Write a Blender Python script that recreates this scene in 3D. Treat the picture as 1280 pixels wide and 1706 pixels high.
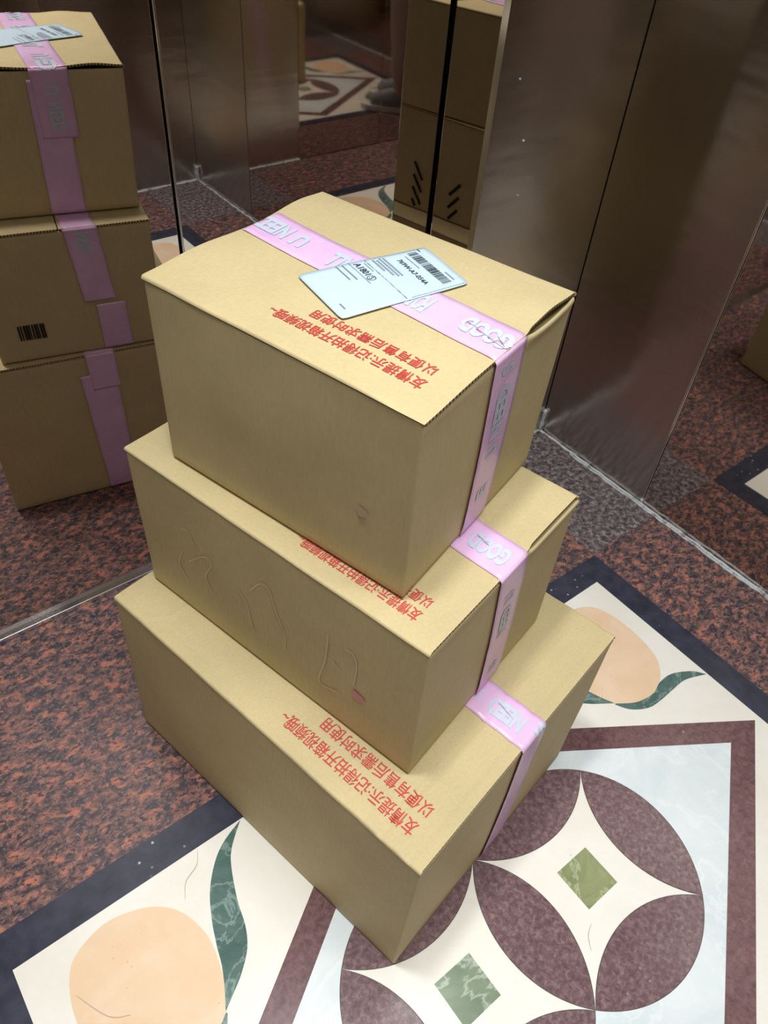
import bpy, bmesh, math, random
from mathutils import Vector, Matrix
from mathutils import noise as mnoise
random.seed(7)
for o in list(bpy.data.objects): bpy.data.objects.remove(o)
sc = bpy.context.scene
COL = sc.collection
S = 0.83            # the layout below is in survey units; everything is brought to metres at the end
PI = math.pi

# ---------------------------------------------------------------- camera
RIGHT = Vector((0.78810198, -0.61170243, 0.06866881))
DOWN = Vector((-0.39161058, -0.58433146, -0.71077275))
FWD = Vector((0.47490676, 0.53326998, -0.70006192))
CAM = Vector((-1.67188, -1.16086, 1.5))
cd = bpy.data.cameras.new('camera'); cam = bpy.data.objects.new('camera', cd); COL.objects.link(cam)
cd.sensor_fit = 'HORIZONTAL'; cd.sensor_width = 36.0; cd.lens = 1267.876 * 36 / 1280
cd.clip_start = 0.001
cam.matrix_world = Matrix(((RIGHT.x, -DOWN.x, -FWD.x, CAM.x * S), (RIGHT.y, -DOWN.y, -FWD.y, CAM.y * S), (RIGHT.z, -DOWN.z, -FWD.z, CAM.z * S), (0, 0, 0, 1)))
sc.camera = cam
# ---------------------------------------------------------------- world, exposure, render limits
w = bpy.data.worlds.new('world'); sc.world = w; w.use_nodes = True
w.node_tree.nodes['Background'].inputs[0].default_value = (0.9, 0.95, 1, 1)
w.node_tree.nodes['Background'].inputs[1].default_value = 0.02
sc.view_settings.view_transform = 'Standard'; sc.view_settings.look = 'None'
sc.view_settings.gamma = 1; sc.view_settings.use_curve_mapping = False
sc.view_settings.exposure = -0.13
sc.cycles.max_bounces = 14; sc.cycles.glossy_bounces = 10; sc.cycles.diffuse_bounces = 5
sc.cycles.caustics_reflective = True; sc.cycles.sample_clamp_indirect = 4.0
sc.cycles.use_denoising = True
# ---------------------------------------------------------------- lights (ceiling lamps; fittings are built further down)
LAMPS = [  # x, y, radius, watts
    (-1.52, -0.60, 0.11, 6.4),
    (-0.70, -1.45, 0.12, 2.6),
    (-1.62, -1.45, 0.12, 4.4),
    (-0.70, -0.66, 0.12, 1.3),
]
BEAM = math.radians(88)
PANEL = (-1.10, -1.03, 0.50, 0.50, 3.6)
CEIL = 3.00
LIGHTCOL = (0.97, 0.985, 1.0)
for (x, y, r, p) in LAMPS:
    l = bpy.data.lights.new('downlight_lamp', 'AREA'); l.shape = 'DISK'; l.size = 2 * r * S; l.energy = p; l.color = LIGHTCOL; l.spread = BEAM
    o = bpy.data.objects.new('downlight_lamp', l); COL.objects.link(o); o.location = (x * S, y * S, (CEIL - 0.022) * S)
l = bpy.data.lights.new('panel_lamp', 'AREA'); l.shape = 'RECTANGLE'; l.size = (PANEL[2] - 0.06) * S; l.size_y = (PANEL[3] - 0.06) * S; l.energy = PANEL[4]; l.color = LIGHTCOL; l.spread = math.radians(100)
o = bpy.data.objects.new('panel_lamp', l); COL.objects.link(o); o.location = (PANEL[0] * S, PANEL[1] * S, (CEIL - 0.034) * S)

# ---------------------------------------------------------------- material helpers
def srgb(r, g, b):
    f = lambda c: (c / 255 / 12.92) if c / 255 <= 0.04045 else ((c / 255 + 0.055) / 1.055) ** 2.4
    return (f(r), f(g), f(b), 1)
def mat(name, col, rough=0.6, metal=0.0, spec=0.5):
    m = bpy.data.materials.new(name); m.use_nodes = True
    b = m.node_tree.nodes['Principled BSDF']
    b.inputs['Base Color'].default_value = col; b.inputs['Roughness'].default_value = rough
    b.inputs['Metallic'].default_value = metal; b.inputs['Specular IOR Level'].default_value = spec
    return m
def N(m, t, **kw):
    n = m.node_tree.nodes.new(t)
    for k, v in kw.items():
        if k in n.bl_rna.properties.keys(): setattr(n, k, v)
        else: n.inputs[k.replace('_', ' ')].default_value = v
    return n
def L(m, a, b): m.node_tree.links.new(a, b)
def bsdf(m): return m.node_tree.nodes['Principled BSDF']
def coords(m, scale=(1, 1, 1), rot=(0, 0, 0)):
    tc = N(m, 'ShaderNodeTexCoord'); mp = N(m, 'ShaderNodeMapping')
    mp.inputs['Scale'].default_value = scale; mp.inputs['Rotation'].default_value = rot
    L(m, tc.outputs['Object'], mp.inputs['Vector']); return mp.outputs['Vector']
def ramp(m, fac, stops):
    r = N(m, 'ShaderNodeValToRGB'); e = r.color_ramp.elements
    while len(e) > len(stops): e.remove(e[-1])
    while len(e) < len(stops): e.new(0.5)
    for i, (p, c) in enumerate(stops): e[i].position = p; e[i].color = c
    L(m, fac, r.inputs['Fac']); return r.outputs['Color']
def noise(m, vec, scale, detail=4, rough=0.55, dist=0.0):
    n = N(m, 'ShaderNodeTexNoise'); n.inputs['Scale'].default_value = scale; n.inputs['Detail'].default_value = detail
    n.inputs['Roughness'].default_value = rough; n.inputs['Distortion'].default_value = dist
    L(m, vec, n.inputs['Vector']); return n.outputs['Fac']
def mix(m, fac, a, b, mode='MIX'):
    x = N(m, 'ShaderNodeMix', data_type='RGBA', blend_type=mode)
    for sock, v in ((x.inputs[0], fac), (x.inputs[6], a), (x.inputs[7], b)):
        if hasattr(v, 'is_linked'): L(m, v, sock)
        else: sock.default_value = v
    return x.outputs[2]
def bump(m, h, strength=0.2, dist=0.001):
    b = N(m, 'ShaderNodeBump'); b.inputs['Strength'].default_value = strength; b.inputs['Distance'].default_value = dist
    L(m, h, b.inputs['Height']); L(m, b.outputs['Normal'], bsdf(m).inputs['Normal'])

KR = srgb(197, 180, 135)
def kraft(name, col):
    m = mat(name, col, 0.62, 0, 0.35); v = coords(m)
    n = noise(m, v, 9, 3, 0.5); n2 = noise(m, coords(m, (1, 1, 0.25)), 240, 3, 0.6)
    c1 = ramp(m, n, [(0.3, tuple(c * 0.94 for c in col[:3]) + (1,)), (0.7, tuple(min(1, c * 1.05) for c in col[:3]) + (1,))])
    c2 = ramp(m, n2, [(0.35, (0.93, 0.93, 0.92, 1)), (0.65, (1, 1, 1, 1))])
    L(m, mix(m, 1.0, c1, c2, 'MULTIPLY'), bsdf(m).inputs['Base Color'])
    bump(m, noise(m, v, 60, 4, 0.6), 0.12, 0.001)
    return m
M = {}
M['kraft'] = kraft('kraft_cardboard', KR)
M['kraft_dark'] = mat('kraft_inside', srgb(150, 120, 82), 0.8)
M['cut'] = mat('corrugated_cut_edge', srgb(176, 146, 100), 0.8)
wv = N(M['cut'], 'ShaderNodeTexWave', wave_type='BANDS', bands_direction='DIAGONAL'); wv.inputs['Scale'].default_value = 95; wv.inputs['Distortion'].default_value = 1.5
L(M['cut'], coords(M['cut'], (1, 1, 0)), wv.inputs['Vector'])
L(M['cut'], ramp(M['cut'], wv.outputs['Fac'], [(0.25, srgb(58, 42, 26)), (0.6, srgb(196, 166, 118))]), bsdf(M['cut']).inputs['Base Color'])
M['tape'] = mat('pink_tape', srgb(235, 194, 229), 0.28, 0, 0.5)
v = coords(M['tape'])
L(M['tape'], ramp(M['tape'], noise(M['tape'], v, 14, 3), [(0.3, srgb(217, 175, 212)), (0.7, srgb(229, 192, 227))]), bsdf(M['tape']).inputs['Base Color'])
bump(M['tape'], noise(M['tape'], v, 45, 3, 0.6, 0.6), 0.35, 0.002)
M['wrinkle'] = mat('shaded_tape_wrinkle', srgb(178, 160, 180), 0.3)  # tape wrinkles, greyer than the tape: crease shade put into the colour
M['tape_print'] = mat('white_tape_print', srgb(194, 204, 216), 0.4)
M['red_ink'] = mat('red_ink', srgb(196, 66, 58), 0.7)
M['ink'] = mat('black_ink', srgb(52, 58, 64), 0.6)
M['grey_ink'] = mat('grey_ink', srgb(132, 142, 150), 0.6)
M['label'] = mat('white_label_paper', srgb(192, 213, 225), 0.45)
M['faint'] = mat('faint_pink_print', srgb(196, 168, 140), 0.7)
M['blob'] = mat('pink_print', srgb(212, 150, 152), 0.7)
M['darkprint'] = mat('dark_print', srgb(30, 20, 12), 0.7)

def mirror(name, col, rough, wob):
    m = mat(name, col, rough, 1.0)
    if wob:
        bump(m, noise(m, coords(m, (1, 1, 0.6)), 4.0, 2, 0.5), wob, 0.002)
    return m
M['mirror_back'] = mirror('polished_steel_mirror', (0.68, 0.635, 0.60, 1), 0.012, 0.03)
M['mirror_side'] = mirror('polished_steel_mirror_side', (0.58, 0.53, 0.48, 1), 0.03, 0.05)
M['mirror_door'] = mirror('polished_door_steel', (0.68, 0.63, 0.58, 1), 0.04, 0.20)
M['post_side'] = mirror('polished_post_steel', (0.68, 0.635, 0.60, 1), 0.02, 0.05)
M['bright'] = mat('bright_steel_edge', (0.80, 0.80, 0.82, 1), 0.18, 1.0)
M['black_gap'] = mat('black_rubber_gap', (0.004, 0.004, 0.004, 1), 0.6, 0, 0.2)
m = mat('brushed_steel', (0.40, 0.35, 0.31, 1), 0.17, 1.0); M['brushed'] = m
bsdf(m).inputs['Anisotropic'].default_value = 0.9; bsdf(m).inputs['Anisotropic Rotation'].default_value = 0.25
tg = N(m, 'ShaderNodeTangent', direction_type='UV_MAP'); L(m, tg.outputs['Tangent'], bsdf(m).inputs['Tangent'])
hair = noise(m, coords(m, (1, 1, 0.006)), 900, 2, 0.5)
bump(m, noise(m, coords(m, (0.35, 0.35, 1.6)), 5.0, 3, 0.55), 0.5, 0.006)
L(m, ramp(m, hair, [(0.3, (0.55, 0.51, 0.46, 1)), (0.7, (0.59, 0.545, 0.495, 1))]), bsdf(m).inputs['Base Color'])
M['silicone'] = mat('clear_silicone', srgb(176, 178, 178), 0.25, 0, 0.6)
bump(M['silicone'], noise(M['silicone'], coords(M['silicone']), 120, 4, 0.6), 0.8, 0.004)
L(M['silicone'], ramp(M['silicone'], noise(M['silicone'], coords(M['silicone']), 70, 4, 0.6), [(0.30, srgb(120, 119, 118)), (0.5, srgb(205, 208, 210))]), bsdf(M['silicone']).inputs['Base Color'])

def stone(name, stops, scale, detail=6, rough=0.18, dist=0.6, vein=None, speck=None, sc3=(1, 1, 1), rot=(0, 0, 0)):
    m = mat(name, stops[0][1], rough * 1.5, 0, 0.22); v = coords(m, sc3, rot)
    c = ramp(m, noise(m, v, scale, detail, 0.6, dist), stops)
    if vein:
        vs, vc, vf = vein
        n = noise(m, v, vs, 5, 0.6, 1.5)
        lo = ramp(m, n, [(0.47, (0, 0, 0, 1)), (0.5, (1, 1, 1, 1)), (0.53, (0, 0, 0, 1))])
        mm = N(m, 'ShaderNodeMath', operation='MULTIPLY'); L(m, lo, mm.inputs[0]); mm.inputs[1].default_value = vf
        c = mix(m, mm.outputs[0], c, vc)
    if speck:
        ss, scol, th = speck
        vo = N(m, 'ShaderNodeTexVoronoi'); vo.inputs['Scale'].default_value = ss; L(m, coords(m), vo.inputs['Vector'])
        f = ramp(m, vo.outputs['Distance'], [(th * 0.6, (1, 1, 1, 1)), (th, (0, 0, 0, 1))])
        ms = noise(m, coords(m), ss * 0.12, 2)
        f2 = mix(m, 1.0, f, ramp(m, ms, [(0.55, (0, 0, 0, 1)), (0.6, (1, 1, 1, 1))]), 'MULTIPLY')
        c = mix(m, f2, c, scol)
    L(m, c, bsdf(m).inputs['Base Color']); return m
# rust and charcoal granite
m = mat('red_granite', srgb(110, 85, 78), 0.3, 0, 0.22); M['granite'] = m
v = coords(m, (1.0, 1.5, 1), (0, 0, 0.55))
n1 = noise(m, v, 42, 5, 0.65, 0.5); n2 = noise(m, v, 75, 5, 0.7, 0.3); n3 = noise(m, coords(m), 170, 3, 0.6)
base = ramp(m, n1, [(0.36, srgb(66, 60, 66)), (0.46, srgb(106, 84, 82)), (0.54, srgb(138, 102, 94)), (0.62, srgb(184, 118, 96))])
dk = ramp(m, n2, [(0.42, (0.95, 0.95, 0.95, 1)), (0.50, (0, 0, 0, 1))])
c = mix(m, dk, base, srgb(56, 55, 64))
lt = ramp(m, n3, [(0.56, (0, 0, 0, 1)), (0.68, (0.6, 0.6, 0.6, 1))])
L(m, mix(m, lt, c, srgb(164, 148, 146)), bsdf(m).inputs['Base Color'])
m = mat('grey_granite', srgb(112, 102, 102), 0.3, 0, 0.22); M['granite_grey'] = m
L(m, ramp(m, noise(m, coords(m), 85, 6, 0.7, 0.4), [(0.36, srgb(62, 56, 58)), (0.5, srgb(106, 96, 97)), (0.64, srgb(160, 148, 148))]), bsdf(m).inputs['Base Color'])
M['black'] = stone('blue_black_granite', [(0.3, srgb(48, 50, 62)), (0.7, srgb(68, 70, 84))], 30, 5, 0.2, 0.3, None, (60, srgb(190, 195, 200), 0.15))
M['cream'] = stone('cream_marble', [(0.3, srgb(234, 230, 216)), (0.7, srgb(243, 241, 232))], 7, 5, 0.16, 0.5, None, (30, srgb(120, 112, 100), 0.03))
M['onyx'] = stone('white_blue_onyx', [(0.3, srgb(212, 224, 226)), (0.7, srgb(230, 238, 238))], 9, 6, 0.12, 1.0, (5, srgb(240, 244, 244), 0.5))
M['brown'] = stone('brown_band_marble', [(0.35, srgb(96, 70, 72)), (0.65, srgb(128, 96, 96))], 95, 8, 0.16, 0.5, None, (60, srgb(170, 140, 135), 0.16))
M['petal'] = stone('purple_brown_marble', [(0.36, srgb(100, 76, 80)), (0.5, srgb(118, 94, 96)), (0.66, srgb(142, 118, 118))], 130, 9, 0.14, 0.5, None, (70, srgb(170, 140, 135), 0.14))
M['fruit'] = stone('peach_marble', [(0.3, srgb(234, 200, 162)), (0.7, srgb(240, 214, 184))], 14, 6, 0.2, 0.4, None, (85, srgb(205, 168, 125), 0.10))
M['leaf'] = stone('green_marble', [(0.3, srgb(70, 98, 92)), (0.7, srgb(104, 130, 122))], 14, 6, 0.14, 1.2, (9, srgb(150, 172, 164), 0.7))
M['diamond'] = stone('olive_onyx', [(0.3, srgb(104, 122, 88)), (0.5, srgb(136, 146, 100)), (0.72, srgb(166, 168, 128))], 12, 6, 0.12, 1.0, (7, srgb(196, 202, 170), 0.6))
M['diamond2'] = stone('grey_green_onyx', [(0.3, srgb(112, 130, 108)), (0.7, srgb(142, 158, 132))], 12, 6, 0.12, 1.0, (7, srgb(196, 208, 190), 0.7))
M['joint'] = mat('dark_joint', srgb(70, 60, 58), 0.5)
M['ceiling'] = mat('ceiling_panel', srgb(120, 116, 112), 0.5)
M['lens'] = mat('lamp_diffuser', (0.9, 0.9, 0.9, 1), 0.5)
bsdf(M['lens']).inputs['Emission Color'].default_value = (0.97, 0.985, 1, 1); bsdf(M['lens']).inputs['Emission Strength'].default_value = 0.8

# ---------------------------------------------------------------- object helpers
def link(name, me, material=None, parent=None, loc=None):
    o = bpy.data.objects.new(name, me); COL.objects.link(o)
    if material is not None and me is not None and len(me.materials) == 0: me.materials.append(material)
    if parent is not None: o.parent = parent
    if loc is not None: o.location = loc
    return o
def from_bm(name, bm, material, parent=None, smooth=False):
    me = bpy.data.meshes.new(name)
    bmesh.ops.recalc_face_normals(bm, faces=bm.faces[:]) if not smooth == 'keep' else None
    bm.to_mesh(me); bm.free()
    if smooth:
        for p in me.polygons: p.use_smooth = True
    return link(name, me, material, parent)
def structure(o): o['kind'] = 'structure'; return o
def tag(o, label, cat, group=None):
    o['label'] = label; o['category'] = cat
    if group: o['group'] = group
    return o
def add_box(bm, x0, x1, y0, y1, z0, z1, bevel=0):
    r = bmesh.ops.create_cube(bm, size=1)
    vs = r['verts']
    for v in vs:
        v.co = Vector(((x0 + x1) / 2 + v.co.x * (x1 - x0), (y0 + y1) / 2 + v.co.y * (y1 - y0), (z0 + z1) / 2 + v.co.z * (z1 - z0)))
    if bevel:
        es = list({e for v in vs for e in v.link_edges})
        bmesh.ops.bevel(bm, geom=es, offset=bevel, segments=2, profile=0.5, affect='EDGES')
def panel_uv(o):
    me = o.data; uv = me.uv_layers.new(name='UVMap')
    for p in me.polygons:
        nrm = p.normal
        for li in p.loop_indices:
            c = me.vertices[me.loops[li].vertex_index].co
            uv.data[li].uv = ((c.x if abs(nrm.y) > abs(nrm.x) else c.y), c.z)
def wall_panel(name, x0, x1, y0, y1, z0, z1, material, parent=None, bevel=0.002):
    bm = bmesh.new(); add_box(bm, x0, x1, y0, y1, z0, z1, bevel)
    o = from_bm(name, bm, material, parent); panel_uv(o); return o
def prism(name, pts, z, material, parent, thick=0.0006):
    bm = bmesh.new()
    a = [bm.verts.new((p[0], p[1], z)) for p in pts]; b = [bm.verts.new((p[0], p[1], z - thick)) for p in pts]
    bm.faces.new(a); bm.faces.new(b[::-1]); n = len(pts)
    for i in range(n): bm.faces.new((a[i], b[i], b[(i + 1) % n], a[(i + 1) % n]))
    bmesh.ops.triangulate(bm, faces=[f for f in bm.faces if len(f.verts) > 4])
    return from_bm(name, bm, material, parent)
def ring(name, outer, inner, z, material, parent, thick=0.0006):
    bm = bmesh.new(); n = len(outer)
    a = [bm.verts.new((p[0], p[1], z)) for p in outer]; b = [bm.verts.new((p[0], p[1], z)) for p in inner]
    c = [bm.verts.new((p[0], p[1], z - thick)) for p in outer]; d = [bm.verts.new((p[0], p[1], z - thick)) for p in inner]
    for i in range(n):
        j = (i + 1) % n
        bm.faces.new((a[i], a[j], b[j], b[i])); bm.faces.new((c[j], c[i], d[i], d[j])); bm.faces.new((a[j], a[i], c[i], c[j])); bm.faces.new((b[i], b[j], d[j], d[i]))
    return from_bm(name, bm, material, parent)
def catmull(pts, n=6, closed=False):
    out = []; m = len(pts)
    rng = range(m) if closed else range(m - 1)
    for i in rng:
        p0 = pts[(i - 1) % m] if closed or i > 0 else pts[0]; p1 = pts[i]; p2 = pts[(i + 1) % m]
        p3 = pts[(i + 2) % m] if closed or i + 2 < m else pts[-1]
        for k in range(n):
            t = k / n
            out.append(tuple(0.5 * ((2 * p1[a]) + (-p0[a] + p2[a]) * t + (2 * p0[a] - 5 * p1[a] + 4 * p2[a] - p3[a]) * t * t + (-p0[a] + 3 * p1[a] - 3 * p2[a] + p3[a]) * t ** 3) for a in range(len(p1))))
    if not closed: out.append(tuple(pts[-1]))
    return out
def tube(bm, pts, radii, seg=8):
    rings = []
    for i, p in enumerate(pts):
        p = Vector(p); q = Vector(pts[min(i + 1, len(pts) - 1)]) - Vector(pts[max(i - 1, 0)]); q.normalize()
        a = q.orthogonal().normalized() if abs(q.z) > 0.9 else q.cross(Vector((0, 0, 1))).normalized(); b = q.cross(a)
        r = radii[i] if hasattr(radii, '__len__') else radii
        rings.append([bm.verts.new(p + a * math.cos(2 * PI * k / seg) * r + b * math.sin(2 * PI * k / seg) * r) for k in range(seg)])
    for i in range(len(rings) - 1):
        for k in range(seg): bm.faces.new((rings[i][k], rings[i][(k + 1) % seg], rings[i + 1][(k + 1) % seg], rings[i + 1][k]))
    bm.faces.new(rings[0][::-1]); bm.faces.new(rings[-1])

# ---------------------------------------------------------------- floor with stone inlay
XL, YF, YM = -2.20, -2.00, 0.147
CX, CY = -1.10, -1.03
bm = bmesh.new(); add_box(bm, XL - 0.02, 0.02, YF - 0.02, YM + 0.03, -0.04, 0.0)
floor = structure(from_bm('floor', bm, M['granite']))
zl = lambda k: 0.0004 * k
def quad4(f):  # the design repeats in four mirrored quarters
    return [(f(1, 1), 1), (f(-1, 1), -1), (f(1, -1), -1), (f(-1, -1), 1)]
def mir(pts, sx, sy): return [(CX + (p[0] - CX) * sx, CY + (p[1] - CY) * sy) for p in pts]
ox0, ox1, oy0, oy1 = -1.922, -0.278, -1.587, -0.473
ix0, ix1, iy0, iy1 = -1.860, -0.346, -1.519, -0.541
for sx in (1, -1):
    for sy in (1, -1):
        c = mir([(ox1 + 0.004, oy1 + 0.004), (0.0, oy1 + 0.004), (0.0, 0.0), (ox1 + 0.004, 0.0)], sx, sy)
        prism('corner_slab', c, zl(1), M['granite_grey'], floor)
ring('border_band', [(ox0, oy0), (ox1, oy0), (ox1, oy1), (ox0, oy1)], [(ix0, iy0), (ix1, iy0), (ix1, iy1), (ix0, iy1)], zl(2), M['black'], floor)
prism('marble_field', [(ix0, iy0), (ix1, iy0), (ix1, iy1), (ix0, iy1)], zl(1), M['cream'], floor)
RH = lambda a, b: [(CX + a, CY), (CX, CY + b), (CX - a, CY), (CX, CY - b)]
ring('rhombus_band', RH(0.738, 0.475), RH(0.642, 0.411), zl(2), M['brown'], floor)
prism('onyx_field', RH(0.642, 0.411), zl(2) - 0.0001, M['onyx'], floor)
G = 0.3130; RC = G / math.sqrt(2)
for cx, dm in ((CX + G / 2, M['diamond']), (CX - G / 2, M['diamond2'])):
    cir = [(cx + RC * math.cos(2 * PI * k / 96), CY + RC * math.sin(2 * PI * k / 96)) for k in range(96)]
    prism('marble_disc', cir, zl(3) if cx > CX else zl(3) - 0.0001, M['cream'], floor)
    dd = 0.041
    prism('olive_square', [(cx - dd, CY - dd), (cx + dd, CY - dd), (cx + dd, CY + dd), (cx - dd, CY + dd)], zl(4), dm, floor)
def petal(p0, p1, grow):
    # a lens between two tips, both arcs on circles of radius RC
    a = Vector(p0); b = Vector(p1); mid = (a + b) / 2; d = (b - a); n = Vector((-d.y, d.x)).normalized()
    out = []; h = d.length / 2; k = math.sqrt(RC ** 2 - h * h)
    for s in (1, -1):
        c = mid - n * k * s; ang = math.asin(h / RC)
        base = math.atan2(n.y * s, n.x * s)
        for i in range(25):
            t = ang * (1 - 2 * i / 24)
            out.append((c.x + (RC + grow) * math.cos(base + t), c.y + (RC + grow) * math.sin(base + t)))
        out.pop()
    return out
g = G / 2
nodes = {(i, j): (CX + i * G, CY + (g if j else -g)) for i in (-1, 0, 1) for j in (0, 1)}
for a, b in (((-1, 0), (-1, 1)), ((0, 0), (0, 1)), ((1, 0), (1, 1)), ((-1, 1), (0, 1)), ((0, 1), (1, 1)), ((-1, 0), (0, 0)), ((0, 0), (1, 0))):
    o = prism('marble_petal', petal(nodes[a], nodes[b], -0.0016), zl(5), M['petal'], floor)
    prism('petal_joint', petal(nodes[a], nodes[b], -0.0002), zl(4) + 0.0002, M['joint'], o)
FR = [(-0.401, -0.639), (-0.425, -0.588), (-0.481, -0.565), (-0.53, -0.570), (-0.578, -0.592), (-0.611, -0.63), (-0.628, -0.687), (-0.624, -0.738), (-0.613, -0.778), (-0.597, -0.811), (-0.55, -0.838), (-0.499, -0.846), (-0.454, -0.831), (-0.418, -0.797), (-0.402, -0.756), (-0.396, -0.70)]
def resample(pts, n=40):
    p = catmull(pts, 10); d = [0]
    for q0, q1 in zip(p[:-1], p[1:]): d.append(d[-1] + math.hypot(q1[0] - q0[0], q1[1] - q0[1]))
    out = []
    for k in range(n + 1):
        t = d[-1] * k / n; j = max(0, min(len(p) - 2, next((i for i in range(len(d) - 1) if d[i + 1] >= t - 1e-9), len(p) - 2)))
        f = (t - d[j]) / max(1e-9, d[j + 1] - d[j]); out.append((p[j][0] + (p[j + 1][0] - p[j][0]) * f, p[j][1] + (p[j + 1][1] - p[j][1]) * f))
    return out
LA = (resample([(-0.779, -0.543), (-0.74, -0.579), (-0.721, -0.61), (-0.70, -0.669), (-0.69, -0.714), (-0.674, -0.748), (-0.646, -0.776), (-0.62, -0.794), (-0.597, -0.809)]),
      resample([(-0.779, -0.543), (-0.735, -0.560), (-0.702, -0.583), (-0.669, -0.623), (-0.648, -0.667), (-0.634, -0.71), (-0.625, -0.745), (-0.612, -0.778), (-0.598, -0.806)]))
LB = (resample([(-0.350, -0.888), (-0.372, -0.862), (-0.419, -0.838), (-0.462, -0.836), (-0.501, -0.846), (-0.551, -0.838), (-0.596, -0.811)]),
      resample([(-0.350, -0.888), (-0.404, -0.868), (-0.45, -0.867), (-0.50, -0.868), (-0.54, -0.864), (-0.578, -0.842), (-0.598, -0.813)]))
def strip(name, a, b, z, material, parent, thick=0.0005):
    bm = bmesh.new(); up = []; lo = []
    for p, q in zip(a, b):
        up.append((bm.verts.new((*p, z)), bm.verts.new((*q, z)))); lo.append((bm.verts.new((*p, z - thick)), bm.verts.new((*q, z - thick))))
    for k in range(len(up) - 1):
        bm.faces.new((up[k][0], up[k + 1][0], up[k + 1][1], up[k][1])); bm.faces.new((lo[k][0], lo[k][1], lo[k + 1][1], lo[k + 1][0]))
        for e in (0, 1): bm.faces.new((up[k][e], up[k + 1][e], lo[k + 1][e], lo[k][e]))
    return from_bm(name, bm, material, parent)
for sx in (1, -1):
    for sy in (1, -1):
        prism('marble_fruit', mir(catmull(FR, 6, True), sx, sy), zl(2), M['fruit'], floor)
        strip('marble_leaf', mir(LA[0], sx, sy), mir(LA[1], sx, sy), zl(2) + 0.0002, M['leaf'], floor)
        strip('marble_leaf', mir(LB[0], sx, sy), mir(LB[1], sx, sy), zl(2) + 0.0002, M['leaf'], floor)
def hairline(name, pts, width, z, material, parent):
    p = catmull([tuple(q) for q in pts], 5); a = []; b = []
    for i, q in enumerate(p):
        d = Vector(p[min(i + 1, len(p) - 1)]) - Vector(p[max(i - 1, 0)]); d.normalize(); n = Vector((-d.y, d.x)); t = i / (len(p) - 1)
        wd = width * (0.35 + 0.65 * math.sin(PI * t)) / 2
        a.append((q[0] + n.x * wd, q[1] + n.y * wd)); b.append((q[0] - n.x * wd, q[1] - n.y * wd))
    return prism(name, a + b[::-1], z, material, parent, 0.0003)
M['crack'] = mat('hairline_crack', srgb(186, 174, 158), 0.5)
for pts in ([(-1.515, -0.545), (-1.53, -0.57), (-1.56, -0.585), (-1.575, -0.612)], [(-1.0, -1.09), (-1.02, -1.10), (-1.035, -1.12)],
            [(-1.68, -1.0), (-1.66, -0.96), (-1.62, -0.97)], [(-1.79, -0.64), (-1.76, -0.70), (-1.73, -0.72)]):
    hairline('stone_crack', pts, 0.0013, zl(6), M['crack'], floor)

# ---------------------------------------------------------------- walls of the lift car
H = CEIL
POST = -0.452    # x of the side face of the corner post
SEAM = -1.088
wb = structure(wall_panel('wall_back', XL - 0.05, 0.05, YM + 0.012, YM + 0.05, 0, H, M['black_gap'], None, 0))
wall_panel('mirror_panel', -1.76, SEAM - 0.004, YM, YM + 0.01, 0.012, H, M['mirror_back'], wb, 0.0015)
wall_panel('mirror_panel', SEAM + 0.004, POST - 0.008, YM, YM + 0.01, 0.012, H, M['mirror_back'], wb, 0.0015)
wall_panel('panel_edge_strip', SEAM - 0.0005, SEAM + 0.004, YM - 0.004, YM + 0.01, 0.012, H, M['bright'], wb, 0.001)
wall_panel('base_strip', -1.76, POST, YM - 0.015, YM + 0.01, 0.0, 0.013, M['bright'], wb, 0.002)
def post(name, sgn, xs, xw):
    # corner post: brushed front, polished side, small polished chamfer
    ch = 0.011
    pts = [(xw, 0.0), (xs + sgn * 0.007, 0.0), (xs, ch), (xs, YM + 0.012), (xw, YM + 0.012)]
    bm = bmesh.new(); n = len(pts)
    a = [bm.verts.new((p[0], p[1], 0)) for p in pts]; b = [bm.verts.new((p[0], p[1], H)) for p in pts]
    fs = [bm.faces.new((a[i], a[(i + 1) % n], b[(i + 1) % n], b[i])) for i in range(n)]
    bm.faces.new(a[::-1]); bm.faces.new(b)
    me = bpy.data.meshes.new(name); bmesh.ops.recalc_face_normals(bm, faces=bm.faces[:])
    for k in ('brushed', 'bright', 'post_side'): me.materials.append(M[k])
    fs[1].material_index = 1; fs[2].material_index = 2
    bm.to_mesh(me); bm.free(); o = link(name, me); panel_uv(o); return structure(o)
post('wall_back_corner', 1, POST, 0.0)
post('wall_back_corner', -1, -1.76, XL)
wr = structure(wall_panel('wall_right', 0.012, 0.05, YF - 0.05, YM + 0.05, 0, H, M['black_gap'], None, 0))
wall_panel('steel_panel', 0.0, 0.011, -0.410, -0.0016, 0.004, H, M['brushed'], wr, 0.0012)
wall_panel('panel_edge_strip', -0.001, 0.011, -0.4145, -0.411, 0.004, H, M['bright'], wr, 0.0008)
wall_panel('mirror_panel', 0.0, 0.011, -1.50, -0.416, 0.004, H, M['mirror_side'], wr, 0.0012)
wall_panel('steel_panel', 0.0, 0.011, YF, -1.504, 0.004, H, M['brushed'], wr, 0.0012)
wl = structure(wall_panel('wall_left', XL - 0.05, XL - 0.012, YF - 0.05, YM + 0.05, 0, H, M['black_gap'], None, 0))
wall_panel('steel_panel', XL - 0.011, XL, -0.410, 0.0, 0.004, H, M['brushed'], wl, 0.0012)
wall_panel('mirror_panel', XL - 0.011, XL, -1.50, -0.414, 0.004, H, M['mirror_side'], wl, 0.0012)
wall_panel('steel_panel', XL - 0.011, XL, YF, -1.504, 0.004, H, M['brushed'], wl, 0.0012)
wf = structure(wall_panel('wall_front', XL - 0.05, 0.05, YF - 0.05, YF - 0.012, 0, H, M['black_gap'], None, 0))
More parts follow.
